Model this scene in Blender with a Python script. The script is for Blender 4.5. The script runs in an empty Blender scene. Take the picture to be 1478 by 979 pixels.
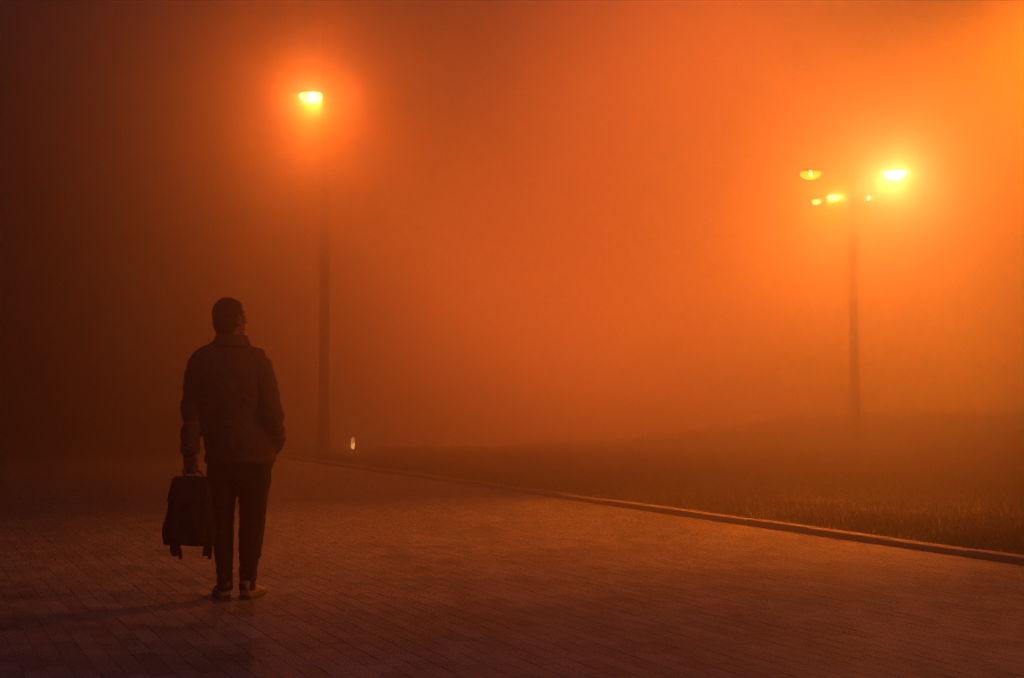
import bpy, bmesh, math, random
import numpy as np
from mathutils import Vector, Matrix, noise

random.seed(7)
np.random.seed(7)
SC = bpy.context.scene
COL = SC.collection
R = math.radians

# ------------------------------------------------------------------ camera
cam_d = bpy.data.cameras.new("camera")
cam = bpy.data.objects.new("camera", cam_d)
COL.objects.link(cam)
cam_d.sensor_width = 36.0
cam_d.lens = 50.0
cam_d.clip_start = 0.05
cam_d.clip_end = 1000.0
cam.location = (0, 0, 1.167)
cam.rotation_euler = (R(90 + 2.524), 0, 0)
SC.camera = cam

# ------------------------------------------------------------------ night sky
world = bpy.data.worlds.new("World")
SC.world = world
world.use_nodes = True
wn = world.node_tree
bg = wn.nodes["Background"]
sky = wn.nodes.new("ShaderNodeTexSky")
sky.sky_type = 'NISHITA'
sky.sun_disc = False
sky.sun_elevation = R(-2.0)
sky.sun_rotation = R(200)
tint = wn.nodes.new("ShaderNodeVectorMath"); tint.operation = 'MULTIPLY'      # cool violet dusk
tint.inputs[1].default_value = (.74, .68, 1.05)
wn.links.new(sky.outputs[0], tint.inputs[0]); wn.links.new(tint.outputs[0], bg.inputs[0])
bg.inputs[1].default_value = 3.1

SC.view_settings.view_transform = 'Standard'
SC.view_settings.look = 'None'
SC.view_settings.exposure = 0.0
SC.view_settings.gamma = 1.0
SC.render.film_transparent = False
SC.cycles.max_bounces = 8
SC.cycles.volume_bounces = 0
SC.cycles.transparent_max_bounces = 12
SC.cycles.sample_clamp_indirect = 0.25
SC.cycles.sample_clamp_direct = 0.0
SC.cycles.use_denoising = True
SC.cycles.denoising_prefilter = 'NONE'
SC.render.dither_intensity = 2.0

FOG_DENSITY = 0.116
FOG_G = 0.83
FOG_COL = (.90, .88, .90)
LEFT_W = 4100.0
LEFT_BEAM = 8500.0
RIGHT_W = 9500.0
FAR_W = 3800.0
NEAR_W = 1500.0
NEAR_BEAM = 150000.0
EDGE_W = 600.0
EDGE_BEAM = 10500.0
SODIUM = (1.0, 0.144, 0.008)
WARM = (1.0, .175, .004)
MIDCOL = (1.0, .137, .018)
FILL_MASTS = [(-2.0, 60, MIDCOL, {4.0: 26000, 7.6: 42000}, "unseen mast added to light the fog, its glow just right of the first lamp post"),
         (3.0, 61, MIDCOL, {4.0: 64000, 11.4: 56000, 15.4: 45000}, "unseen mast added to light the fog behind the middle of the picture"),
         (8.0, 60, MIDCOL, {4.0: 28000, 7.6: 30000, 15.4: 115000}, "unseen mast added to light the fog, right of the middle of the picture"),
         (13.0, 62, WARM, {7.6: 105000, 15.4: 95000}, "unseen mast added to light the fog left of the double lamps on the right"),
         (18.0, 61, WARM, {4.0: 60000, 15.4: 60000}, "unseen mast added to light the fog behind the double lamps on the right")]

# ------------------------------------------------------------------ helpers
def tag(o, label=None, cat=None, group=None, kind=None):
    if label: o["label"] = label
    if cat: o["category"] = cat
    if group: o["group"] = group
    if kind: o["kind"] = kind
    return o

def link(name, me, mat=None, parent=None):
    o = bpy.data.objects.new(name, me)
    COL.objects.link(o)
    if mat is not None and len(me.materials) == 0:
        me.materials.append(mat)
    if parent is not None:
        o.parent = parent
    return o

def empty(name, loc=(0, 0, 0), rz=0.0):
    o = bpy.data.objects.new(name, None)
    COL.objects.link(o)
    o.location = loc
    o.rotation_euler = (0, 0, rz)
    return o

def smooth(me, on=True):
    me.polygons.foreach_set("use_smooth", [on] * len(me.polygons))
    me.update()

def mesh_from_bm(name, bm, sm=False):
    bmesh.ops.recalc_face_normals(bm, faces=bm.faces)
    me = bpy.data.meshes.new(name)
    bm.to_mesh(me)
    bm.free()
    if sm: smooth(me)
    return me

def mesh_np(name, verts, faces_flat, loop_start, loop_total, sm=False):
    me = bpy.data.meshes.new(name)
    me.vertices.add(len(verts))
    me.vertices.foreach_set("co", np.asarray(verts, dtype=np.float32).ravel())
    me.loops.add(len(faces_flat))
    me.loops.foreach_set("vertex_index", np.asarray(faces_flat, dtype=np.int32))
    me.polygons.add(len(loop_start))
    me.polygons.foreach_set("loop_start", np.asarray(loop_start, dtype=np.int32))
    me.polygons.foreach_set("loop_total", np.asarray(loop_total, dtype=np.int32))
    me.update(calc_edges=True)
    me.validate()
    smooth(me, sm)
    return me

def box(bm, c, s, rz=0.0, bev=0.0):
    m = Matrix.Translation(c) @ Matrix.Rotation(rz, 4, 'Z') @ Matrix.Diagonal((s[0], s[1], s[2], 1))
    r = bmesh.ops.create_cube(bm, size=1.0, matrix=m)
    if bev > 0:
        es = list({e for v in r['verts'] for e in v.link_edges})
        bmesh.ops.bevel(bm, geom=es, offset=bev, segments=2, profile=0.5, affect='EDGES')

def lathe(bm, prof, c=(0, 0, 0), seg=32, cap0=False, cap1=False):
    rings = []
    for r, z in prof:
        if r < 1e-5:
            rings.append([bm.verts.new((c[0], c[1], c[2] + z))])
        else:
            rings.append([bm.verts.new((c[0] + r * math.cos(2 * math.pi * k / seg),
                                        c[1] + r * math.sin(2 * math.pi * k / seg), c[2] + z)) for k in range(seg)])
    for a, b in zip(rings, rings[1:]):
        for k in range(seg):
            k2 = (k + 1) % seg
            if len(a) == 1 and len(b) == 1: continue
            if len(a) == 1: bm.faces.new((a[0], b[k2], b[k]))
            elif len(b) == 1: bm.faces.new((a[k], a[k2], b[0]))
            else: bm.faces.new((a[k], a[k2], b[k2], b[k]))
    if cap0 and len(rings[0]) > 1: bm.faces.new(rings[0][::-1])
    if cap1 and len(rings[-1]) > 1: bm.faces.new(rings[-1])

def loft(bm, rings, caps=True):
    """rings: lists of equal length of points"""
    vs = [[bm.verts.new(p) for p in r] for r in rings]
    n = len(vs[0])
    for a, b in zip(vs, vs[1:]):
        for k in range(n):
            bm.faces.new((a[k], a[(k + 1) % n], b[(k + 1) % n], b[k]))
    if caps:
        for r, flip in ((vs[0], True), (vs[-1], False)):
            c = bm.verts.new(sum((v.co for v in r), Vector()) / n)
            for k in range(n):
                f = (r[k], r[(k + 1) % n], c)
                bm.faces.new(f[::-1] if flip else f)

def zring(cx, cy, z, hx, hy, n=28, sq=1.0):
    out = []
    for k in range(n):
        a = 2 * math.pi * k / n
        ca, sa = math.cos(a), math.sin(a)
        out.append(Vector((cx + hx * math.copysign(abs(ca) ** sq, ca), cy + hy * math.copysign(abs(sa) ** sq, sa), z)))
    return out

def interp_rings(keys, n=28, sub=4, sq=1.0):
    """keys (z,cx,cy,hx,hy); catmull-rom between"""
    P = [Vector(k) if len(k) <= 4 else k for k in keys]
    out = []
    K = [list(k) for k in keys]
    for i in range(len(K) - 1):
        p0, p1, p2, p3 = K[max(i - 1, 0)], K[i], K[i + 1], K[min(i + 2, len(K) - 1)]
        for s in range(sub):
            t = s / sub
            q = [0.5 * ((2 * b) + (-a + c) * t + (2 * a - 5 * b + 4 * c - d) * t * t + (-a + 3 * b - 3 * c + d) * t ** 3)
                 for a, b, c, d in zip(p0, p1, p2, p3)]
            out.append(q)
    out.append(K[-1])
    return [zring(q[1], q[2], q[0], max(q[3], .002), max(q[4], .002), n, sq) for q in out]

def tube(bm, pts, radii, n=14, sub=4, flat=1.0, round_ends=True, up=None):
    """smooth tube through pts; flat scales the second axis"""
    pts = [Vector(p) for p in pts]
    if not hasattr(radii, '__len__'): radii = [radii] * len(pts)
    C, Rr = [], []
    for i in range(len(pts) - 1):
        p0, p1, p2, p3 = pts[max(i - 1, 0)], pts[i], pts[i + 1], pts[min(i + 2, len(pts) - 1)]
        for s in range(sub):
            t = s / sub
            C.append(0.5 * ((2 * p1) + (-p0 + p2) * t + (2 * p0 - 5 * p1 + 4 * p2 - p3) * t * t + (-p0 + 3 * p1 - 3 * p2 + p3) * t ** 3))
            Rr.append(radii[i] * (1 - t) + radii[i + 1] * t)
    C.append(pts[-1]); Rr.append(radii[-1])
    if round_ends:
        d0 = (C[0] - C[1]).normalized(); d1 = (C[-1] - C[-2]).normalized()
        a = [(C[0] + d0 * Rr[0] * math.sin(R(x)), Rr[0] * math.cos(R(x))) for x in (75, 50, 25)]
        b = [(C[-1] + d1 * Rr[-1] * math.sin(R(x)), Rr[-1] * math.cos(R(x))) for x in (25, 50, 75)]
        C = [x[0] for x in a] + C + [x[0] for x in b]
        Rr = [x[1] for x in a] + Rr + [x[1] for x in b]
    rings = []
    side = None
    for i, c in enumerate(C):
        t = (C[min(i + 1, len(C) - 1)] - C[max(i - 1, 0)]).normalized()
        if side is None:
            ref = Vector(up) if up else (Vector((0, 0, 1)) if abs(t.z) < .9 else Vector((1, 0, 0)))
            side = (ref - t * ref.dot(t)).normalized()
        else:
            side = (side - t * side.dot(t)).normalized()
        oth = t.cross(side)
        rings.append([c + side * Rr[i] * math.cos(2 * math.pi * k / n) + oth * Rr[i] * flat * math.sin(2 * math.pi * k / n) for k in range(n)])
    loft(bm, rings)

def ellipsoid(bm, c, s, rot=None, u=20, v=12):
    m = Matrix.Translation(c) @ (rot.to_4x4() if rot else Matrix.Identity(4)) @ Matrix.Diagonal((s[0], s[1], s[2], 1))
    bmesh.ops.create_uvsphere(bm, u_segments=u, v_segments=v, radius=1.0, matrix=m)

def remeshed(name, bm, voxel, iters=6, fac=0.5, disp=None):
    bmesh.ops.recalc_face_normals(bm, faces=bm.faces)
    me = bpy.data.meshes.new("tmp")
    bm.to_mesh(me); bm.free()
    o = bpy.data.objects.new("tmp", me)
    COL.objects.link(o)
    md = o.modifiers.new("r", 'REMESH'); md.mode = 'VOXEL'; md.voxel_size = voxel
    ms = o.modifiers.new("s", 'SMOOTH'); ms.factor = fac; ms.iterations = iters
    dg = bpy.context.evaluated_depsgraph_get()
    out = bpy.data.meshes.new_from_object(o.evaluated_get(dg))
    out.name = name
    bpy.data.objects.remove(o); bpy.data.meshes.remove(me)
    if disp:
        n = len(out.vertices)
        nor = [v.normal.copy() for v in out.vertices]
        for v, nn in zip(out.vertices, nor):
            v.co += nn * disp(v.co, nn)
    smooth(out)
    return out

# ------------------------------------------------------------------ materials
def mat(name):
    m = bpy.data.materials.new(name)
    m.use_nodes = True
    nt = m.node_tree
    return m, nt, nt.nodes["Principled BSDF"]

def N(nt, kind, **kw):
    n = nt.nodes.new(kind)
    for k, v in kw.items():
        if k in n.inputs: n.inputs[k].default_value = v
        else: setattr(n, k, v)
    return n

def simple(name, col, rough=.7, var=.25, scale=30, bump=.2, metal=0.0, fine=None, dist=.004, stretch=None):
    """base colour broken up by two octaves of procedural noise, plus a fine relief"""
    m, nt, p = mat(name)
    tc = N(nt, "ShaderNodeTexCoord")
    src = tc.outputs["Object"]
    if stretch:
        mp = N(nt, "ShaderNodeMapping"); mp.inputs["Scale"].default_value = stretch
        nt.links.new(src, mp.inputs[0]); src = mp.outputs[0]
    nz = N(nt, "ShaderNodeTexNoise", Scale=scale, Detail=6.0, Roughness=.6)
    nt.links.new(src, nz.inputs["Vector"])
    cr = N(nt, "ShaderNodeValToRGB")
    cr.color_ramp.elements[0].position = .3; cr.color_ramp.elements[1].position = .7
    cr.color_ramp.elements[0].color = tuple(c * (1 - var) for c in col) + (1,)
    cr.color_ramp.elements[1].color = tuple(min(1, c * (1 + var)) for c in col) + (1,)
    nt.links.new(nz.outputs["Fac"], cr.inputs[0])
    nt.links.new(cr.outputs[0], p.inputs["Base Color"])
    p.inputs["Roughness"].default_value = rough
    p.inputs["Metallic"].default_value = metal
    n2 = N(nt, "ShaderNodeTexNoise", Scale=fine or scale * 8, Detail=3.0)
    nt.links.new(src, n2.inputs["Vector"])
    b = N(nt, "ShaderNodeBump", Strength=bump, Distance=dist)
    nt.links.new(n2.outputs["Fac"], b.inputs["Height"])
    nt.links.new(b.outputs[0], p.inputs["Normal"])
    return m

def emis(name, col, strength, see_through=False, sampling='NONE'):
    m = bpy.data.materials.new(name)
    m.use_nodes = True
    nt = m.node_tree
    nt.nodes.remove(nt.nodes["Principled BSDF"])
    out = nt.nodes["Material Output"]
    e = N(nt, "ShaderNodeEmission", Color=tuple(col) + (1,), Strength=strength)
    if see_through:
        t = N(nt, "ShaderNodeBsdfTransparent")
        a = N(nt, "ShaderNodeAddShader")
        nt.links.new(e.outputs[0], a.inputs[0]); nt.links.new(t.outputs[0], a.inputs[1])
        nt.links.new(a.outputs[0], out.inputs["Surface"])
    else:
        nt.links.new(e.outputs[0], out.inputs["Surface"])
    m.cycles.emission_sampling = sampling
    return m

# pavers: concrete, tone differs block by block, damp film
def paver_material():
    m, nt, p = mat("paver_concrete")
    geo = N(nt, "ShaderNodeNewGeometry")
    oi = N(nt, "ShaderNodeObjectInfo")
    n1 = N(nt, "ShaderNodeTexNoise", Scale=1.1, Detail=4.0)
    n2 = N(nt, "ShaderNodeTexNoise", Scale=95.0, Detail=4.0, Roughness=.75)
    n3 = N(nt, "ShaderNodeTexNoise", Scale=260.0, Detail=2.0)
    for n in (n1, n2, n3): nt.links.new(geo.outputs["Position"], n.inputs["Vector"])
    add = N(nt, "ShaderNodeMath", operation='ADD')
    nt.links.new(geo.outputs["Random Per Island"], add.inputs[0]); nt.links.new(oi.outputs["Random"], add.inputs[1])
    fr = N(nt, "ShaderNodeMath", operation='FRACT'); nt.links.new(add.outputs[0], fr.inputs[0])
    mr = N(nt, "ShaderNodeMapRange"); mr.inputs[3].default_value = .66; mr.inputs[4].default_value = 1.16
    nt.links.new(fr.outputs[0], mr.inputs[0])
    cr = N(nt, "ShaderNodeValToRGB")
    cr.color_ramp.elements[0].color = (.22, .205, .185, 1); cr.color_ramp.elements[1].color = (.45, .435, .41, 1)
    cr.color_ramp.elements[0].position = .36; cr.color_ramp.elements[1].position = .64
    mixn = N(nt, "ShaderNodeMath", operation='MULTIPLY_ADD'); mixn.inputs[1].default_value = .5
    nt.links.new(n2.outputs["Fac"], mixn.inputs[0])
    hn = N(nt, "ShaderNodeMath", operation='MULTIPLY'); hn.inputs[1].default_value = .5
    nt.links.new(n1.outputs["Fac"], hn.inputs[0]); nt.links.new(hn.outputs[0], mixn.inputs[2])
    nt.links.new(mixn.outputs[0], cr.inputs[0])
    mul = N(nt, "ShaderNodeVectorMath", operation='SCALE')
    nt.links.new(cr.outputs[0], mul.inputs[0]); nt.links.new(mr.outputs[0], mul.inputs["Scale"])
    nt.links.new(mul.outputs[0], p.inputs["Base Color"])
    rr = N(nt, "ShaderNodeMapRange"); rr.inputs[3].default_value = .42; rr.inputs[4].default_value = .62
    nt.links.new(n1.outputs["Fac"], rr.inputs[0]); nt.links.new(rr.outputs[0], p.inputs["Roughness"])
    b = N(nt, "ShaderNodeBump", Strength=.35, Distance=.0012)
    nt.links.new(n3.outputs["Fac"], b.inputs["Height"]); nt.links.new(b.outputs[0], p.inputs["Normal"])
    return m

M = {}
M["paver"] = paver_material()
M["sand"] = simple("joint_sand", (.10, .09, .075), .9, .3, 25, .5)
M["kerb"] = simple("kerb_concrete", (.40, .385, .36), .75, .25, 14, .5, fine=180)
M["soil"] = simple("turf_soil", (.11, .10, .07), .95, .4, 3, .8, fine=40, dist=.02)
M["grass"] = simple("grass_blade", (.11, .12, .07), .7, .4, 2.0, .1)
M["steel"] = simple("painted_steel", (.10, .10, .10), .45, .2, 12, .15, metal=.3)
M["jacket"] = simple("jacket_cloth", (.17, .115, .08), .85, .2, 18, .5, fine=700, dist=.002)
M["trousers"] = simple("trouser_cloth", (.022, .022, .026), .9, .2, 18, .5, fine=800, dist=.002)
M["skin"] = simple("skin", (.42, .25, .18), .5, .12, 40, .2, fine=500, dist=.001)
M["hair"] = simple("dark_hair", (.018, .013, .010), .6, .4, 60, .9, fine=350, dist=.006, stretch=(1, 1, .35))
M["bag"] = simple("navy_canvas", (.022, .026, .04), .8, .2, 20, .5, fine=600, dist=.002)
M["web"] = simple("webbing", (.05, .048, .05), .75, .2, 40, .5, fine=900, dist=.002)
M["shoe"] = simple("pale_leather", (.52, .45, .40), .55, .2, 30, .3, fine=400, dist=.002)
M["sole"] = simple("rubber_sole", (.16, .14, .13), .7, .25, 40, .3)
M["plastic"] = simple("black_plastic", (.02, .02, .02), .4, .1, 40, .1)

# ------------------------------------------------------------------ layout
# kerb frame: local y runs along the kerb, local x away from the paving; rotated +AZ about the camera foot
AZ = R(23.65)
KX = 7.45                      # kerb face, in the rotated frame
PAVE_Z = 0.0
def to_world(lx, ly): return (lx * math.cos(AZ) - ly * math.sin(AZ), lx * math.sin(AZ) + ly * math.cos(AZ))
def to_local(x, y): return (x * math.cos(AZ) + y * math.sin(AZ), -x * math.sin(AZ) + y * math.cos(AZ))

def sstep(t): t = min(max(t, 0), 1); return t * t * (3 - 2 * t)
def lawn_z(x, y):
    """turf from the kerb up to a low bank (higher towards the right), then falling away"""
    lx, ly = to_local(x, y)
    a = lx - KX
    if a < 0: return 0.0
    z = .036 + .85 * sstep((a - 9.0) / 11.0)
    z -= 4.0 * sstep((a - 20.0) / 14.0) * sstep((ly - 5) / 6) + 3.4 * sstep((ly - 34) / 16) * sstep(a / 4)
    z = max(z, -3.3)
    z += (noise.noise(Vector((x * .35, y * .35, 0))) * .09 + noise.noise(Vector((x * 1.3, y * 1.3, 4))) * .03) * min(max((a - .25) / 2.0, 0), 1)
    return z

# ground: one sheet out past where the fog swallows everything
bm = bmesh.new()
bmesh.ops.create_grid(bm, x_segments=2, y_segments=2, size=190)
ground = link("ground", mesh_from_bm("ground", bm), M["soil"]); ground.location = (0, 60, -3.5)
tag(ground, kind="structure")

# lawn terrain beyond the kerb
nx, ny = 90, 150
xs = np.concatenate([np.linspace(.16, 16, 60), np.linspace(17, 110, nx - 60)])
ys = np.concatenate([np.linspace(-25, 50, 120), np.linspace(53, 150, ny - 120)])
V = []
for b in ys:
    for a in xs:
        x, y = to_world(KX + a, b)
        V.append((x, y, lawn_z(x, y)))
idx = np.arange(nx * ny).reshape(ny, nx)
F = np.stack([idx[:-1, :-1], idx[:-1, 1:], idx[1:, 1:], idx[1:, :-1]], -1).reshape(-1, 4)
lawn = link("lawn", mesh_np("lawn", V, F.ravel(), np.arange(len(F)) * 4, np.full(len(F), 4), True), M["soil"])
tag(lawn, kind="structure")

# grass blades, denser near the kerb
def blades(n):
    vs = np.zeros((n, 5, 3), np.float32)
    k = 0
    while k < n:
        d = 8.5 + 22 * random.random() ** 1.5
        x = (random.random() * 1.15 - .45) * d
        lx, ly = to_local(x, d)
        if lx < KX + .17: continue
        z = lawn_z(x, d) - .005
        cl = noise.noise(Vector((x * 1.1, d * 1.1, 9)))
        h = (.032 + .04 * random.random()) * (1 + .7 * cl) * (1 + .02 * d)
        w = .0028 + .00022 * d
        a = random.random() * 6.283
        lean = h * (.2 + .7 * random.random()); b = random.random() * 6.283
        ux, uy = math.cos(a) * w, math.sin(a) * w
        ex, ey = math.cos(b) * lean, math.sin(b) * lean
        vs[k] = ((x - ux, d - uy, z), (x + ux, d + uy, z), (x + ux * .7 + ex * .4, d + uy * .7 + ey * .4, z + h * .6),
                 (x - ux * .7 + ex * .4, d - uy * .7 + ey * .4, z + h * .6), (x + ex, d + ey, z + h))
        k += 1
    base = (np.arange(n) * 5)[:, None]
    q = base + np.array([[0, 1, 2, 3]]); t = base + np.array([[3, 2, 4]])
    loops = np.concatenate([q, t], 1).ravel()
    st = np.stack([np.arange(n) * 7, np.arange(n) * 7 + 4], 1).ravel()
    tot = np.tile([4, 3], n)
    return mesh_np("grass", vs.reshape(-1, 3), loops, st, tot)
grass = link("grass", blades(130000), M["grass"])
tag(grass, "short dark grass covering the lawn beyond the kerb", "grass", kind="stuff")

# ------------------------------------------------------------------ pavement of small concrete blocks
bm = bmesh.new()
vs = [bm.verts.new(p) for p in ((-90, -30, .0118), (KX, -30, .0118), (KX, 150, .0118), (-90, 150, .0118))]
bm.faces.new(vs)
pavement = link("pavement", mesh_from_bm("pavement", bm), None)
pavement.rotation_euler = (0, 0, AZ); pavement.location = (0, 0, -.014)
tag(pavement, kind="structure")

def far_paving_material():
    """joint bed near by, the same blocks as a brick pattern where they are too far to build"""
    m, nt, p = mat("paving_bed")
    tc = N(nt, "ShaderNodeTexCoord")
    mp = N(nt, "ShaderNodeMapping"); mp.inputs["Rotation"].default_value = (0, 0, R(90))
    nt.links.new(tc.outputs["Object"], mp.inputs[0])
    br = N(nt, "ShaderNodeTexBrick", Scale=1.0)
    br.inputs["Color1"].default_value = (.28, .27, .25, 1); br.inputs["Color2"].default_value = (.36, .345, .325, 1)
    br.inputs["Mortar"].default_value = (.22, .205, .185, 1)
    br.inputs["Mortar Size"].default_value = .004
    br.inputs["Brick Width"].default_value = .2; br.inputs["Row Height"].default_value = .1
    nt.links.new(mp.outputs[0], br.inputs["Vector"])
    nt.links.new(br.outputs["Color"], p.inputs["Base Color"])
    p.inputs["Roughness"].default_value = .55
    b = N(nt, "ShaderNodeBump", Strength=.6, Distance=.006); b.invert = True
    nt.links.new(br.outputs["Fac"], b.inputs["Height"]); nt.links.new(b.outputs[0], p.inputs["Normal"])
    return m
pavement.data.materials.append(far_paving_material())

PW, PL, GAP, CH = .1, .2, .0022, .0012
def paver_verts(tilt=(0, 0), dz=0.0, jw=0.0):
    hx, hy = PW / 2 - GAP / 2 + jw, PL / 2 - GAP / 2 + jw
    out = []
    for ix, iy, z in ((hx, hy, -.012), (hx, hy, .014 - CH), (hx - CH, hy - CH, .014)):
        for sx, sy in ((-1, -1), (1, -1), (1, 1), (-1, 1)):
            x, y = sx * ix, sy * iy
            out.append((x, y, z + dz + (tilt[0] * x + tilt[1] * y if z > 0 else 0)))
    return np.array(out, np.float32)
PF = []
for r in (0, 4):
    for k in range(4): PF.append((r + k, r + (k + 1) % 4, r + 4 + (k + 1) % 4, r + 4 + k))
PF.append((8, 9, 10, 11))
PF = np.array(PF, np.int32)

spots = []
for i in range(int(19 / PW)):
    lx = KX - PW * (i + .5)
    for j in range(int(46 / PL)):
        ly = -4 + PL * (j + (.5 if i % 2 else 0)) + (0.01 * math.sin(i * 1.7))
        x, y = to_world(lx, ly)
        if y < 3.0 or y > 24 or abs(x) > .36 * y + 2.2: continue
        spots.append((lx, ly, x, y))
def shown(s):
    lx, ly, x, y = s
    px = 739 + x / y * 2053; py = 580 + 1.167 / y * 2053
    if not (-20 < px < 1498 and py < 1000): return 0
    return 1 / y ** 3
order = sorted(range(len(spots)), key=lambda k: -shown(spots[k]))
near = set(k for k in order[:300])
protos = []
for k in range(14):
    v = paver_verts((random.gauss(0, .003), random.gauss(0, .0022)), random.gauss(0, .0004), random.uniform(-.0006, .0003))
    me = mesh_np("paver", v, PF.ravel(), np.arange(9) * 4, np.full(9, 4))
    me.materials.append(M["paver"]); protos.append(me)
VV, k0 = [], 0
for k, s in enumerate(spots):
    if k in near:
        o = link("paver", random.choice(protos), None, pavement)
        o.location = (s[0] + random.gauss(0, .0010), s[1] + random.gauss(0, .001), 0)
        o.rotation_euler = (0, 0, random.gauss(0, .006) + (math.pi if random.random() < .5 else 0))
    else:
        v = paver_verts((random.gauss(0, .003), random.gauss(0, .0022)), random.gauss(0, .0004), random.uniform(-.0006, .0003))
        ra = random.gauss(0, .006); v[:, :2] = np.stack([v[:, 0] - ra * v[:, 1], v[:, 1] + ra * v[:, 0]], 1)
        v[:, 0] += s[0] + random.gauss(0, .0010); v[:, 1] += s[1] + random.gauss(0, .001)
        VV.append(v)
nP = len(VV)
FF = (PF[None] + (np.arange(nP) * 12)[:, None, None]).reshape(-1, 4)
pf = link("paver_field", mesh_np("paver_field", np.concatenate(VV), FF.ravel(), np.arange(len(FF)) * 4, np.full(len(FF), 4)), M["paver"], pavement)
tag(pf, kind="stuff")

# ------------------------------------------------------------------ kerb, stone by stone
kerb = empty("kerb", (0, 0, 0), AZ)
tag(kerb, kind="structure")
kproto = []
for k in range(4):
    bm = bmesh.new()
    box(bm, (0, 0, -.058), (.15, .988, .22), 0, .010)
    for v in bm.verts:
        v.co.x += random.gauss(0, .0012); v.co.z += random.gauss(0, .0012)
    me = mesh_from_bm("kerbstone", bm); me.materials.append(M["kerb"]); kproto.append(me)
for k in range(64):
    o = link("kerbstone", random.choice(kproto), None, kerb)
    o.location = (KX + .078 + random.gauss(0, .003), -6 + k * 1.0, random.gauss(0, .005))
    o.rotation_euler = (0, 0, random.gauss(0, .002))

# ------------------------------------------------------------------ street lamps
BOWL_R = .25
def bowl_prof(s=1.0):
    return [(BOWL_R * s * math.cos(R(a)), -.17 * s * math.sin(R(a))) for a in range(0, 90, 9)] + [(0, -.17 * s)]
bm = bmesh.new(); lathe(bm, [(.275, .0), (.28, .012), (.262, .035), (.21, .07), (.13, .098), (.05, .112), (0, .114)], seg=40)
lathe(bm, [(.275, .0), (.255, .004), (.20, .03), (.06, .05), (0, .05)], seg=40)
LID = mesh_from_bm("lamp_head", bm, True); LID.materials.append(M["steel"])
bm = bmesh.new(); lathe(bm, bowl_prof(), seg=40)
BOWL = mesh_from_bm("bowl", bm, True)
bm = bmesh.new(); ellipsoid(bm, (0, 0, -.035), (.042, .042, .05)); lathe(bm, [(.022, .0), (.022, .05)], seg=12)
BULB = mesh_from_bm("bulb", bm, True)
BM = {}
def bulb_mat(col, s):
    key = (col, s)
    if key not in BM: BM[key] = emis("lit_bulb", col, s)
    return BM[key]
WM = {}
def bowl_mat(col, s):
    key = (col, s)
    if key not in WM: WM[key] = emis("glowing_bowl", col, s, True)
    return WM[key]

def lamp_head(root, loc, col, watts, bowl_s, bulb_s, bowl_col=None, bulb_col=None, beam=None):
    h = link("lamp_head", LID, None, root); h.location = loc
    b = link("bowl", BOWL.copy(), bowl_mat(bowl_col or col, bowl_s), h)
    u = link("bulb", BULB.copy(), bulb_mat(bulb_col or col, bulb_s), h)
    if watts > 0:
        ld = bpy.data.lights.new("lamp_light", 'POINT')
        ld.energy = watts; ld.color = col; ld.shadow_soft_size = .06
        lo = bpy.data.objects.new("lamp_light", ld); COL.objects.link(lo)
        lo.parent = h; lo.location = (0, 0, -.10)
    if beam:                       # reflector that throws most of the light one way
        bw, aim, cone = beam
        ld = bpy.data.lights.new("lamp_beam", 'SPOT')
        ld.energy = bw; ld.color = col; ld.shadow_soft_size = .25; ld.spot_size = R(cone); ld.spot_blend = 1.0
        lo = bpy.data.objects.new("lamp_beam", ld); COL.objects.link(lo)
        lo.parent = h; lo.location = (0, 0, -.08)
        lo.rotation_euler = Vector(aim).to_track_quat('-Z', 'Y').to_euler()
    return h

def pole_part(root, h, r0=.10, r1=.072, top=None):
    bm = bmesh.new()
    lathe(bm, [(r0 * 1.75, 0), (r0 * 1.75, .03), (r0 * 1.25, .045), (r0 * 1.2, .9), (r0, .95), (r1, h), (r1 * .6, h + .03), (0, h + .04)], seg=24)
    p = link("pole", mesh_from_bm("pole", bm, True), M["steel"], root)
    md = p.modifiers.new("edge", 'EDGE_SPLIT'); md.split_angle = R(40)
    bm = bmesh.new(); box(bm, (0, -r0 * 1.2, .55), (.09, .012, .34), 0, .004)
    link("access_door", mesh_from_bm("access_door", bm), M["steel"], root)
    return p

def arm_part(root, a, b, r=.026):
    a, b = Vector(a), Vector(b)
    bm = bmesh.new()
    mid = (a + b) / 2 + Vector((0, 0, .06))
    tube(bm, [a, mid, b], r, n=12, sub=6)
    link("arm", mesh_from_bm("arm", bm, True), M["steel"], root)

def double_lamp(loc, rz, h, span, heads, size=1.0):
    root = empty("street_lamp", loc, rz)
    pole_part(root, h, .105, .07)
    for s, hd in zip((-1, 1), heads):
        x = s * span / 2
        arm_part(root, (s * .05, 0, h - .12), (x, 0, h + .105))
        lamp_head(root, (x, 0, h), *hd).scale = (size, size, size)
    return root

def pix(px, py, d):   # point at depth d on a sight line, used once for laying out
    f = 2053.0; th = R(2.524); u = (px - 739) / f; v = (489.5 - py) / f
    k = d / (math.cos(th) - v * math.sin(th))
    return u * k, d, 1.167 + k * (math.sin(th) + v * math.cos(th))

# lamp on the left: one bowl just behind and left of its pole
x, y, z = pix(470, 133, 28.0)
gz = lawn_z(x, y)
lamp_a = empty("street_lamp", (x, y, gz))
pole_part(lamp_a, 8.75 - gz, .10, .08)
hx = pix(450, 133, 28.55)
off = (hx[0] - x, .55, z - gz + .06)
arm_part(lamp_a, (0, .06, off[2] + .16), (off[0], off[1], off[2] + .10), .03)
lamp_head(lamp_a, off, SODIUM, LEFT_W, 34.0, 420.0, (1, .52, .22), (1, .75, .5), (LEFT_BEAM, (2.2, -1.8, -7.0), 130))
tag(lamp_a, "street lamp with one glowing bowl half behind its pole, above the standing man", "street lamp", "street lamps in the fog")

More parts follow.
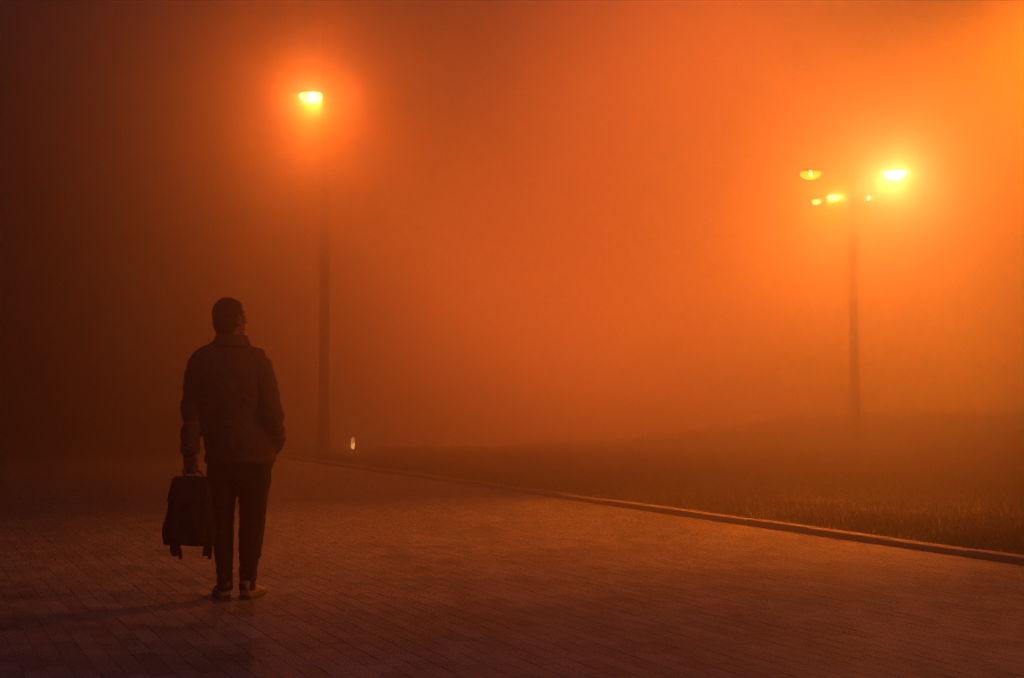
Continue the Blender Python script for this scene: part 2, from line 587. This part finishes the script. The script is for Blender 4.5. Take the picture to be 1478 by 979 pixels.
# double lamp on the right, right bowl glaring, left bowl dim
x, y, z = pix(1231, 252, 33.0); gz = lawn_z(x, y)
span = (1292 - 1169) / 2053 * 33.0
lamp_b = double_lamp((x, y, gz), 0, z - gz + .05, span,
    [((1, .30, .01), 0, 28.0, 160.0, (1, .50, .02), (1, .7, .2)), ((1, .25, .045), RIGHT_W, 130.0, 500.0, (1, .68, .42), (1, .8, .6))])
tag(lamp_b, "nearer double street lamp, right bowl glaring white, left bowl dim yellow", "street lamp", "street lamps in the fog")

x, y, z = pix(1229, 287, 35.0); gz = lawn_z(x, y)
lamp_c = double_lamp((x, y, gz), R(12), z - gz + .05, 53 / 2053 * 35 / math.cos(R(12)),
    [(WARM, FAR_W, 70.0, 500.0, (1, .5, .2), (1, .7, .4)), (WARM, 0, 6.0, 900.0, None, (1, .6, .2))], .64)
tag(lamp_c, "distant double street lamp lined up behind the pole of the nearer one", "street lamp", "street lamps in the fog")

x, y, z = pix(1230, 291, 36.5); gz = lawn_z(x, y)
lamp_d = double_lamp((x, y, gz), R(-10), z - gz + .05, 100 / 2053 * 36.5 / math.cos(R(10)),
    [(WARM, 0, 52.0, 120.0, (1, .48, .14)), (WARM, 0, 3.0, 20.0)], .6)
tag(lamp_d, "farthest double street lamp, its faint left bowl lowest of the right-hand cluster", "street lamp", "street lamps in the fog")

# next lamp of the row, just past the right edge of the view
gz = lawn_z(10.3, 19.0)
lamp_f = double_lamp((10.3, 19.0, gz), 0, 8.0 - gz, 1.98,
    [(WARM, NEAR_W, 20.0, 200.0, None, None, (NEAR_BEAM, (-7.6, -5.0, -7.8), 42)), (WARM, 0, 2.0, 20.0)])
tag(lamp_f, "double street lamp on the grass just past the right edge, beaming down onto the paving", "street lamp", "street lamps in the fog")

gz = lawn_z(10.5, 5.5)  # unseen lamp added off to the right, lifts the jacket and near paving
lamp_g = double_lamp((10.5, 5.5, gz), 0, 6.8 - gz, 1.98,
    [(WARM, EDGE_W, 20.0, 200.0, None, None, (EDGE_BEAM, (-8.7, 6.0, -6.7), 74)), (WARM, 0, 2.0, 20.0)])
tag(lamp_g, "unseen double street lamp added right of the picture to light the jacket and near paving", "street lamp", "street lamps in the fog")

# unseen masts added deep in the fog to brighten it from behind
bm = bmesh.new()
box(bm, (0, 0, 0), (.60, .16, .44), 0, .03)
for k in range(5): box(bm, (-.2 + .1 * k, .10, 0), (.02, .05, .38))
FILL_HEAD = mesh_from_bm("fill_head", bm); FILL_HEAD.materials.append(M["steel"])
bm = bmesh.new(); box(bm, (0, -.084, 0), (.52, .006, .36))
FLENS = mesh_from_bm("lens", bm)
for (x, y, col, lit, lab) in FILL_MASTS:
    gz = lawn_z(x, y)
    root = empty("fill_mast", (x, y, gz))
    pole_part(root, 16.0 - gz, .14, .09)
    for z in (4.0, 7.6, 11.4, 15.4):
        bm = bmesh.new(); box(bm, (0, -.12, z - gz - .3), (4.2, .08, .08), 0, .01)
        link("crossbar", mesh_from_bm("crossbar", bm), M["steel"], root)
        for sx in (-1.7, 0, 1.7):
            h = link("fill_head", FILL_HEAD, None, root); h.location = (sx, -.18, z - gz)
            link("lens", FLENS.copy(), bulb_mat(col, 2.0), h)
            if sx or z not in lit: continue      # one soft source per lit tier fills the fog with glow
            ld = bpy.data.lights.new("fill_glow", 'POINT')
            ld.energy = lit[z]; ld.color = col; ld.shadow_soft_size = 4.5
            lo = bpy.data.objects.new("fill_glow", ld); COL.objects.link(lo)
            lo.parent = h; lo.location = (0, -5.2, -.1)
    tag(root, lab, "light mast", "added fill lights in the fog")

# ------------------------------------------------------------------ small bollard light beyond the kerb
x, y, z = pix(509, 648, 30.0); gz = lawn_z(x, y)
bol = empty("bollard_light", (x, y, gz))
tb, tt = z - gz, z - gz + .245
bm = bmesh.new(); lathe(bm, [(.05, 0), (.05, tb - .02), (.062, tb - .015), (.062, tb), (0, tb)], seg=20)
link("post", mesh_from_bm("post", bm), M["steel"], bol)
bm = bmesh.new(); lathe(bm, [(.034, tb), (.038, tb + .04), (.036, tb + .18), (.03, tb + .235), (0, tb + .245)], seg=20)
def tube_glow():
    m = emis("frosted_tube_glow", (1, .42, .13), 3.0)
    nt = m.node_tree
    e = [n for n in nt.nodes if n.type == 'EMISSION'][0]
    tc = N(nt, "ShaderNodeTexCoord"); sp = N(nt, "ShaderNodeSeparateXYZ")
    nt.links.new(tc.outputs["Generated"], sp.inputs[0])
    mr = N(nt, "ShaderNodeMapRange"); mr.inputs[1].default_value = .1; mr.inputs[2].default_value = .75
    mr.inputs[3].default_value = 26.0; mr.inputs[4].default_value = 6.0
    nt.links.new(sp.outputs[2], mr.inputs[0]); nt.links.new(mr.outputs[0], e.inputs["Strength"])
    return m
link("glowing_tube", mesh_from_bm("glowing_tube", bm, True), tube_glow(), bol)
bm = bmesh.new(); lathe(bm, [(0, tt + .012), (.055, tt + .012), (.055, tt + .03), (.02, tt + .045), (0, tt + .047)], seg=20)
link("cap", mesh_from_bm("cap", bm), M["steel"], bol)
for a in (0.0, 1.05, 2.1):
    bm = bmesh.new(); tube(bm, [(.052 * math.cos(a), .052 * math.sin(a), tb - .01), (.052 * math.cos(a), .052 * math.sin(a), tt + .02)], .006, n=8, sub=1)
    link("guard_rod", mesh_from_bm("guard_rod", bm, True), M["steel"], bol)
ld = bpy.data.lights.new("bollard_glow", 'POINT'); ld.energy = 18.0; ld.color = (1, .30, .05); ld.shadow_soft_size = .03
lo = bpy.data.objects.new("bollard_glow", ld); COL.objects.link(lo); lo.parent = bol; lo.location = (0, -.09, tb + .08)
tag(bol, "small glowing bollard light low above the grass beyond the kerb", "bollard light")

# ------------------------------------------------------------------ the man
PX, PY = -1.652, 8.5
def place(o): o.location = (PX, PY, .001); return o

HC = Vector((-.040, .012, 1.660))          # head centre
HR = Matrix.Rotation(R(-36), 3, 'Z') @ Matrix.Rotation(R(11), 3, 'X')   # turned right, chin up
def hp(x, y, z): return HC + HR @ Vector((x, y, z))

def body_mesh():
    bm = bmesh.new()
    # trunk and legs (all under the clothes)
    loft(bm, interp_rings([(.74, .02, 0, .13, .09), (.84, .03, 0, .165, .11), (.95, .02, 0, .155, .105), (1.1, 0, 0, .15, .10), (1.28, -.025, 0, .165, .105),
                           (1.40, -.04, 0, .165, .09), (1.46, -.04, 0, .12, .075), (1.50, -.036, 0, .065, .062)], 24, 3))
    tube(bm, [(-.036, 0, 1.47), (-.038, .002, 1.56), tuple(hp(0, -.012, -.03))], [.06, .056, .056])
    tube(bm, [(.085, 0, .80), (.10, 0, .45), (.088, -.005, .12), (.086, 0, .07)], [.085, .055, .036, .036])
    tube(bm, [(-.035, 0, .80), (-.072, 0, .45), (-.052, -.005, .12), (-.052, 0, .07)], [.085, .055, .036, .036])
    tube(bm, [(.086, 0, .07), (.10, .09, .045), (.11, .15, .035)], [.036, .03, .022])
    tube(bm, [(-.052, 0, .07), (-.09, .08, .045), (-.12, .14, .035)], [.036, .03, .022])
    # arms
    tube(bm, [(-.20, 0, 1.40), (-.235, -.015, 1.25), (-.25, -.05, 1.09), (-.250, -.085, .96), (-.242, -.105, .87)], [.055, .048, .04, .035, .028])
    tube(bm, [(.13, 0, 1.40), (.19, -.02, 1.22), (.225, -.05, 1.07), (.218, .03, .95), (.20, .10, .89)], [.055, .048, .04, .035, .028])
    tube(bm, [(.20, .10, .89), (.185, .14, .86), (.165, .16, .83)], [.028, .034, .026], flat=.6)
    # holding hand: palm faces back, four fingers closed round the bag handle, thumb over them
    tube(bm, [(-.242, -.105, .875), (-.242, -.110, .835), (-.242, -.108, .80)], [.029, .040, .041], flat=.42, up=(1, 0, 0))
    for i, (fx, ln) in enumerate(((-.209, .93), (-.230, 1.0), (-.2515, .97), (-.272, .85))):
        z0 = .803 - .004 * abs(i - 1)
        tube(bm, [(fx, -.104, z0 + .012), (fx, -.092, z0 - .020), (fx, -.098, z0 - .043 * ln), (fx, -.120, z0 - .056 * ln),
                  (fx, -.141, z0 - .045 * ln), (fx, -.145, z0 - .026 * ln)], [.0105, .0098, .0092, .0086, .008, .007], n=10, sub=3)
    tube(bm, [(-.216, -.115, .845), (-.198, -.134, .822), (-.201, -.152, .795), (-.216, -.158, .776)], [.015, .0125, .0105, .0085], n=10, sub=3)
    # head
    ellipsoid(bm, hp(0, -.006, .018), (.078, .098, .100), HR, 28, 18)
    ellipsoid(bm, hp(0, .030, -.045), (.058, .070, .075), HR, 24, 16)
    ellipsoid(bm, hp(0, .068, -.092), (.030, .026, .026), HR)
    ellipsoid(bm, hp(0, .082, .030), (.052, .022, .016), HR)
    for s in (-1, 1):
        ellipsoid(bm, hp(s * .045, .062, -.022), (.022, .026, .020), HR)
        # ear: shell with a rim and a lobe
        er = HR @ Matrix.Rotation(R(-24 * s), 3, 'Z')
        ellipsoid(bm, hp(s * .083, -.004, -.004), (.008, .019, .032), er)
        ellipsoid(bm, hp(s * .080, .004, -.034), (.007, .010, .012), er)
        ellipsoid(bm, hp(s * .034, .088, .002), (.013, .011, .010), HR)     # eye
    tube(bm, [hp(0, .092, .022), hp(0, .108, -.008), hp(0, .121, -.030)], [.009, .012, .015], n=10)
    for s in (-1, 1): ellipsoid(bm, hp(s * .013, .104, -.034), (.010, .013, .009), HR)
    ellipsoid(bm, hp(0, .096, -.060), (.024, .010, .0065), HR)
    ellipsoid(bm, hp(0, .094, -.072), (.021, .011, .0075), HR)
    return remeshed("person", bm, .0034, 3, .5)
person = place(link("person", body_mesh(), M["skin"]))
tag(person, "man in dark jacket seen from behind, head turned right, backpack in left hand", "person")

def hair_mesh():
    bm = bmesh.new()
    ellipsoid(bm, hp(0, -.012, .028), (.084, .100, .106), HR, 32, 20)
    ellipsoid(bm, hp(0, -.040, -.015), (.079, .072, .080), HR, 28, 18)
    ellipsoid(bm, hp(0, .022, .066), (.070, .066, .052), HR, 24, 16)
    ellipsoid(bm, hp(0, -.050, -.065), (.060, .048, .042), HR, 24, 16)
    for s in (-1, 1): ellipsoid(bm, hp(s * .074, .026, .004), (.010, .014, .036), HR)
    def d(co, n):
        q = HR.transposed() @ (co - HC)
        return noise.noise(Vector((q.x * 90, q.y * 90, q.z * 40))) * .0035 + noise.noise(co * 260) * .0016
    return remeshed("hair", bm, .0035, 4, .5, d)
link("hair", hair_mesh(), M["hair"], person)

def fold(co, n):
    x, y, z = co
    # long diagonal folds across the back, falling from the right shoulder
    a = x * .80 + z * .60; b = -x * .60 + z * .80
    f = noise.noise(Vector((a * 4.0, y * 3, b * 17 + 3))) * .016
    f += noise.noise(Vector((x * 9, y * 9, z * 5 + 7))) * .012
    f += abs(noise.noise(Vector((x * 14 + z * 6, y * 14, z * 16)))) * .013 - .004
    el = math.exp(-((z - 1.06) / .13) ** 2) * min(1, max(0, (abs(x + .02) - .15) / .05))
    f += el * noise.noise(Vector((x * 8, y * 8, z * 48))) * .009
    hem = math.exp(-((z - .86) / .04) ** 2)
    f += hem * noise.noise(Vector((x * 22, y * 22, z * 9))) * .006
    f += noise.noise(Vector((x * 60, y * 60, z * 60))) * .0012
    return f

def jacket_mesh():
    bm = bmesh.new()
    loft(bm, interp_rings([(.812, .030, .0, .190, .135), (.825, .030, .0, .208, .150), (.90, .026, 0, .212, .155), (1.0, .014, 0, .208, .150), (1.12, -.004, 0, .203, .142),
                           (1.25, -.022, -.004, .204, .142), (1.36, -.036, -.006, .208, .134), (1.425, -.040, -.005, .206, .120), (1.472, -.040, -.003, .172, .102), (1.503, -.036, 0, .118, .088),
                           (1.535, -.030, 0, .078, .076)], 36, 4, .9))
    tube(bm, [(-.178, 0, 1.442), (-.214, -.005, 1.385), (-.238, -.02, 1.25), (-.246, -.05, 1.09), (-.249, -.085, .96), (-.244, -.102, .885)], [.060, .078, .074, .068, .060, .052], n=22)
    tube(bm, [(.100, 0, 1.442), (.140, -.005, 1.385), (.186, -.025, 1.23), (.226, -.055, 1.07), (.226, .025, .95), (.20, .10, .885)], [.060, .078, .074, .072, .066, .056], n=22)
    return remeshed("jacket", bm, .0062, 18, .5, fold)
jacket = link("jacket", jacket_mesh(), M["jacket"], person)

# stand-up collar, hem band and cuffs as their own pieces
def band(name, keys, thick, m, parent, fold_amp=.004, n=44):
    bm = bmesh.new()
    outer = [(z, cx, cy, hx, hy) for z, cx, cy, hx, hy in keys]
    inner = [(z, cx, cy, hx - thick, hy - thick) for z, cx, cy, hx, hy in reversed(keys)]
    rings = [zring(cx, cy, z, hx, hy, n) for z, cx, cy, hx, hy in outer + inner]
    for rg in rings:
        for v in rg:
            v += Vector((noise.noise(v * 20), noise.noise(v * 20 + Vector((5, 0, 0))), noise.noise(v * 14 + Vector((0, 7, 0))))) * fold_amp
    vs = [[bm.verts.new(p) for p in r] for r in rings]
    L = len(vs)
    for i in range(L):
        a, b = vs[i], vs[(i + 1) % L]
        for k in range(n): bm.faces.new((a[k], a[(k + 1) % n], b[(k + 1) % n], b[k]))
    return link(name, mesh_from_bm(name, bm, True), m, parent)
band("collar", [(1.490, -.034, 0, .132, .100), (1.510, -.031, 0, .116, .095), (1.535, -.028, .002, .104, .092), (1.556, -.026, .004, .099, .092), (1.563, -.026, .004, .094, .087)], .010, M["jacket"], jacket, .006)
band("hem_band", [(.800, .030, 0, .200, .146), (.812, .030, 0, .211, .155), (.832, .030, 0, .214, .157), (.845, .030, 0, .208, .152)], .02, M["jacket"], jacket, .005)
band("cuff", [(.862, -.243, -.104, .050, .046), (.868, -.243, -.104, .056, .051), (.895, -.243, -.101, .058, .054), (.905, -.243, -.100, .054, .050)], .012, M["jacket"], jacket, .003, 28)

def trouser_fold(co, n):
    x, y, z = co
    w = .35 + .9 * math.exp(-((z - .19) / .10) ** 2) + .5 * math.exp(-((z - .48) / .10) ** 2)
    f = noise.noise(Vector((x * 11, y * 11, z * 34))) * .009 * w
    f += noise.noise(Vector((x * 20, y * 20, z * 4))) * .006
    f += noise.noise(co * 70) * .001
    return f
def trousers_mesh():
    bm = bmesh.new()
    loft(bm, interp_rings([(.70, .028, 0, .165, .105), (.78, .030, 0, .195, .132), (.86, .030, 0, .200, .140), (.93, .028, 0, .19, .13)], 32, 3))
    loft(bm, interp_rings([(.86, .110, 0, .092, .120), (.72, .120, 0, .098, .115), (.62, .112, .0, .090, .104), (.50, .106, .004, .079, .092), (.34, .099, -.004, .071, .082),
                           (.21, .090, -.010, .059, .074), (.165, .087, -.010, .055, .070), (.12, .083, -.010, .049, .064), (.062, .082, -.010, .050, .066), (.05, .082, -.010, .047, .062)], 26, 4))
    loft(bm, interp_rings([(.86, -.058, 0, .105, .125), (.72, -.066, 0, .098, .115), (.62, -.075, .0, .088, .104), (.50, -.076, .004, .076, .092), (.34, -.066, -.004, .063, .082),
                           (.21, -.058, -.010, .053, .074), (.12, -.052, -.010, .047, .064), (.062, -.051, -.010, .048, .066), (.05, -.051, -.010, .045, .062)], 26, 4))
    return remeshed("trousers", bm, .006, 4, .5, trouser_fold)
link("trousers", trousers_mesh(), M["trousers"], person)

def shoe(cx, yaw):
    bm = bmesh.new()
    rot = Matrix.Rotation(yaw, 3, 'Z')
    def q(x, y, z): return Vector((cx, -.006, 0)) + rot @ Vector((x, y, z))
    secs = [(-.062, .022, .030), (-.052, .033, .078), (-.02, .037, .092), (.03, .038, .092), (.08, .043, .078), (.14, .048, .058), (.19, .043, .046), (.222, .026, .036), (.232, .012, .028)]
    rings = []
    for yy, hw, h in secs:
        rg = []
        for k in range(20):
            a = 2 * math.pi * k / 20
            ca, sa = math.cos(a), math.sin(a)
            rg.append(q(hw * math.copysign(abs(ca) ** .8, ca), yy, .018 + (h - .018) * (.5 + .5 * math.copysign(abs(sa) ** .75, sa))))
        rings.append(rg)
    loft(bm, rings)
    tube(bm, [q(0, -.028, .07), q(0, -.026, .105)], [.040, .041], n=18, sub=2)
    s = link("shoe", remeshed("shoe", bm, .0042, 3, .5), M["shoe"], person)
    bm = bmesh.new()
    rings = []
    for z, e in ((.0, -.004), (.004, .003), (.022, .005), (.027, .0)):
        rg = []
        for yy, hw in [(a, b) for a, b, _ in secs]: rg.append(q(hw + e, yy, z))
        for yy, hw in [(a, b) for a, b, _ in reversed(secs)]: rg.append(q(-hw - e, yy, z))
        rings.append(rg)
    loft(bm, rings)
    link("sole", mesh_from_bm("sole", bm), M["sole"], s)
    bm = bmesh.new(); box(bm, (0, 0, 0), (.022, .006, .045), 0, .002)
    me = mesh_from_bm("heel_tab", bm)
    me.transform(Matrix.Translation(q(0, -.064, .075)) @ rot.to_4x4())
    link("heel_tab", me, M["sole"], s)
shoe(.085, R(-10))
shoe(-.060, R(18))

# ------------------------------------------------------------------ backpack held by its top handle
bag = empty("backpack", (PX - .226, PY - .165, .33))
tag(bag, "dark navy backpack hanging from the man's left hand, its straps dangling below", "backpack")
def bag_disp(co, n):
    return noise.noise(co * 9) * .010 + noise.noise(Vector((co.x * 22, co.y * 22, co.z * 12))) * .005 + noise.noise(co * 60) * .001
bm = bmesh.new()
rings = []
for z, cx, hx, hy in ((.0, .004, .138, .050), (.010, .002, .149, .064), (.05, 0, .153, .068), (.11, 0, .150, .069), (.17, .0, .138, .066), (.23, .002, .124, .060), (.30, .003, .113, .054), (.36, .004, .104, .046), (.385, .004, .098, .036), (.395, .004, .088, .022)):
    rings.append([Vector(p) for p in zring(cx, 0, z, hx, hy, 40, .36)])
loft(bm, rings)
link("bag_body", remeshed("bag_body", bm, .005, 5, .5, bag_disp), M["bag"], bag)
bm = bmesh.new()
rings = [zring(0, -.062, z, hx, hy, 32, .45) for z, hx, hy in ((.02, .095, .02), (.03, .108, .032), (.08, .112, .036), (.14, .106, .034), (.165, .10, .026), (.172, .09, .012))]
loft(bm, rings)
link("front_pocket", remeshed("front_pocket", bm, .005, 4, .5, bag_disp), M["bag"], bag)
bm = bmesh.new()
rings = [zring(.003, -.004, z, hx, hy, 36, .45) for z, hx, hy in ((.255, .121, .064), (.262, .126, .070), (.33, .114, .062), (.385, .104, .046), (.40, .094, .030), (.404, .080, .016))]
loft(bm, rings)
link("top_flap", remeshed("top_flap", bm, .005, 4, .5, bag_disp), M["bag"], bag)
bm = bmesh.new()
tube(bm, [(-.050, .040, .375), (-.047, .043, .408), (-.030, .046, .427), (.006, .046, .430), (.040, .046, .427), (.057, .043, .408), (.060, .040, .375)], .0065, n=10, sub=4, flat=1.3)
link("handle", mesh_from_bm("handle", bm, True), M["web"], bag)
def strip(name, pts, w, t, m):
    """flat webbing band through pts, width w along x"""
    bm = bmesh.new()
    pts = [Vector(p) for p in pts]
    rings = []
    for i, p in enumerate(pts):
        d = (pts[min(i + 1, len(pts) - 1)] - pts[max(i - 1, 0)]).normalized()
        s = Vector((1, 0, 0)); s = (s - d * s.dot(d)).normalized(); nn = d.cross(s)
        rings.append([p + s * w / 2 + nn * t, p - s * w / 2 + nn * t, p - s * w / 2 - nn * t, p + s * w / 2 - nn * t])
    loft(bm, rings)
    return link(name, mesh_from_bm(name, bm), m, bag)
for sx, lean in ((-.098, .012), (.098, -.004)):
    st = strip("shoulder_strap", [(sx, .06, .36), (sx * 1.05, .082, .25), (sx * 1.08, .086, .12), (sx * 1.02 - .010, .080, .02), (sx - .018, .066, -.030), (sx - .012 + lean, .045, -.062), (sx + lean, .025, -.055), (sx + .008 + lean, .010, -.010), (sx + .010, .0, .02)], .034, .004, M["web"])
    lo = strip("loose_strap", [(sx + .018, .02, .015), (sx + .022 + lean, .022, -.03), (sx + .019 + lean * 1.8, .018, -.082)], .022, .0016, M["web"])
    bm = bmesh.new(); box(bm, (sx + .004 + lean, .012, -.018), (.034, .010, .022), 0, .003)
    link("buckle", mesh_from_bm("buckle", bm), M["plastic"], bag)
for sx in (-.055, .055):
    strip("flap_strap", [(sx, -.071, .30), (sx, -.083, .24), (sx, -.101, .15), (sx, -.100, .11)], .020, .002, M["web"])

# ------------------------------------------------------------------ fog
bm = bmesh.new()
box(bm, (0, 60, 7.5), (420, 420, 24.0))
fm = bpy.data.materials.new("fog"); fm.use_nodes = True
nt = fm.node_tree; nt.nodes.remove(nt.nodes["Principled BSDF"])
pv = N(nt, "ShaderNodeVolumePrincipled")
pv.inputs["Color"].default_value = FOG_COL + (1,)
pv.inputs["Density"].default_value = FOG_DENSITY
pv.inputs["Anisotropy"].default_value = FOG_G
nt.links.new(pv.outputs[0], nt.nodes["Material Output"].inputs["Volume"])
haze = link("haze", mesh_from_bm("haze", bm), fm)
tag(haze, kind="stuff")
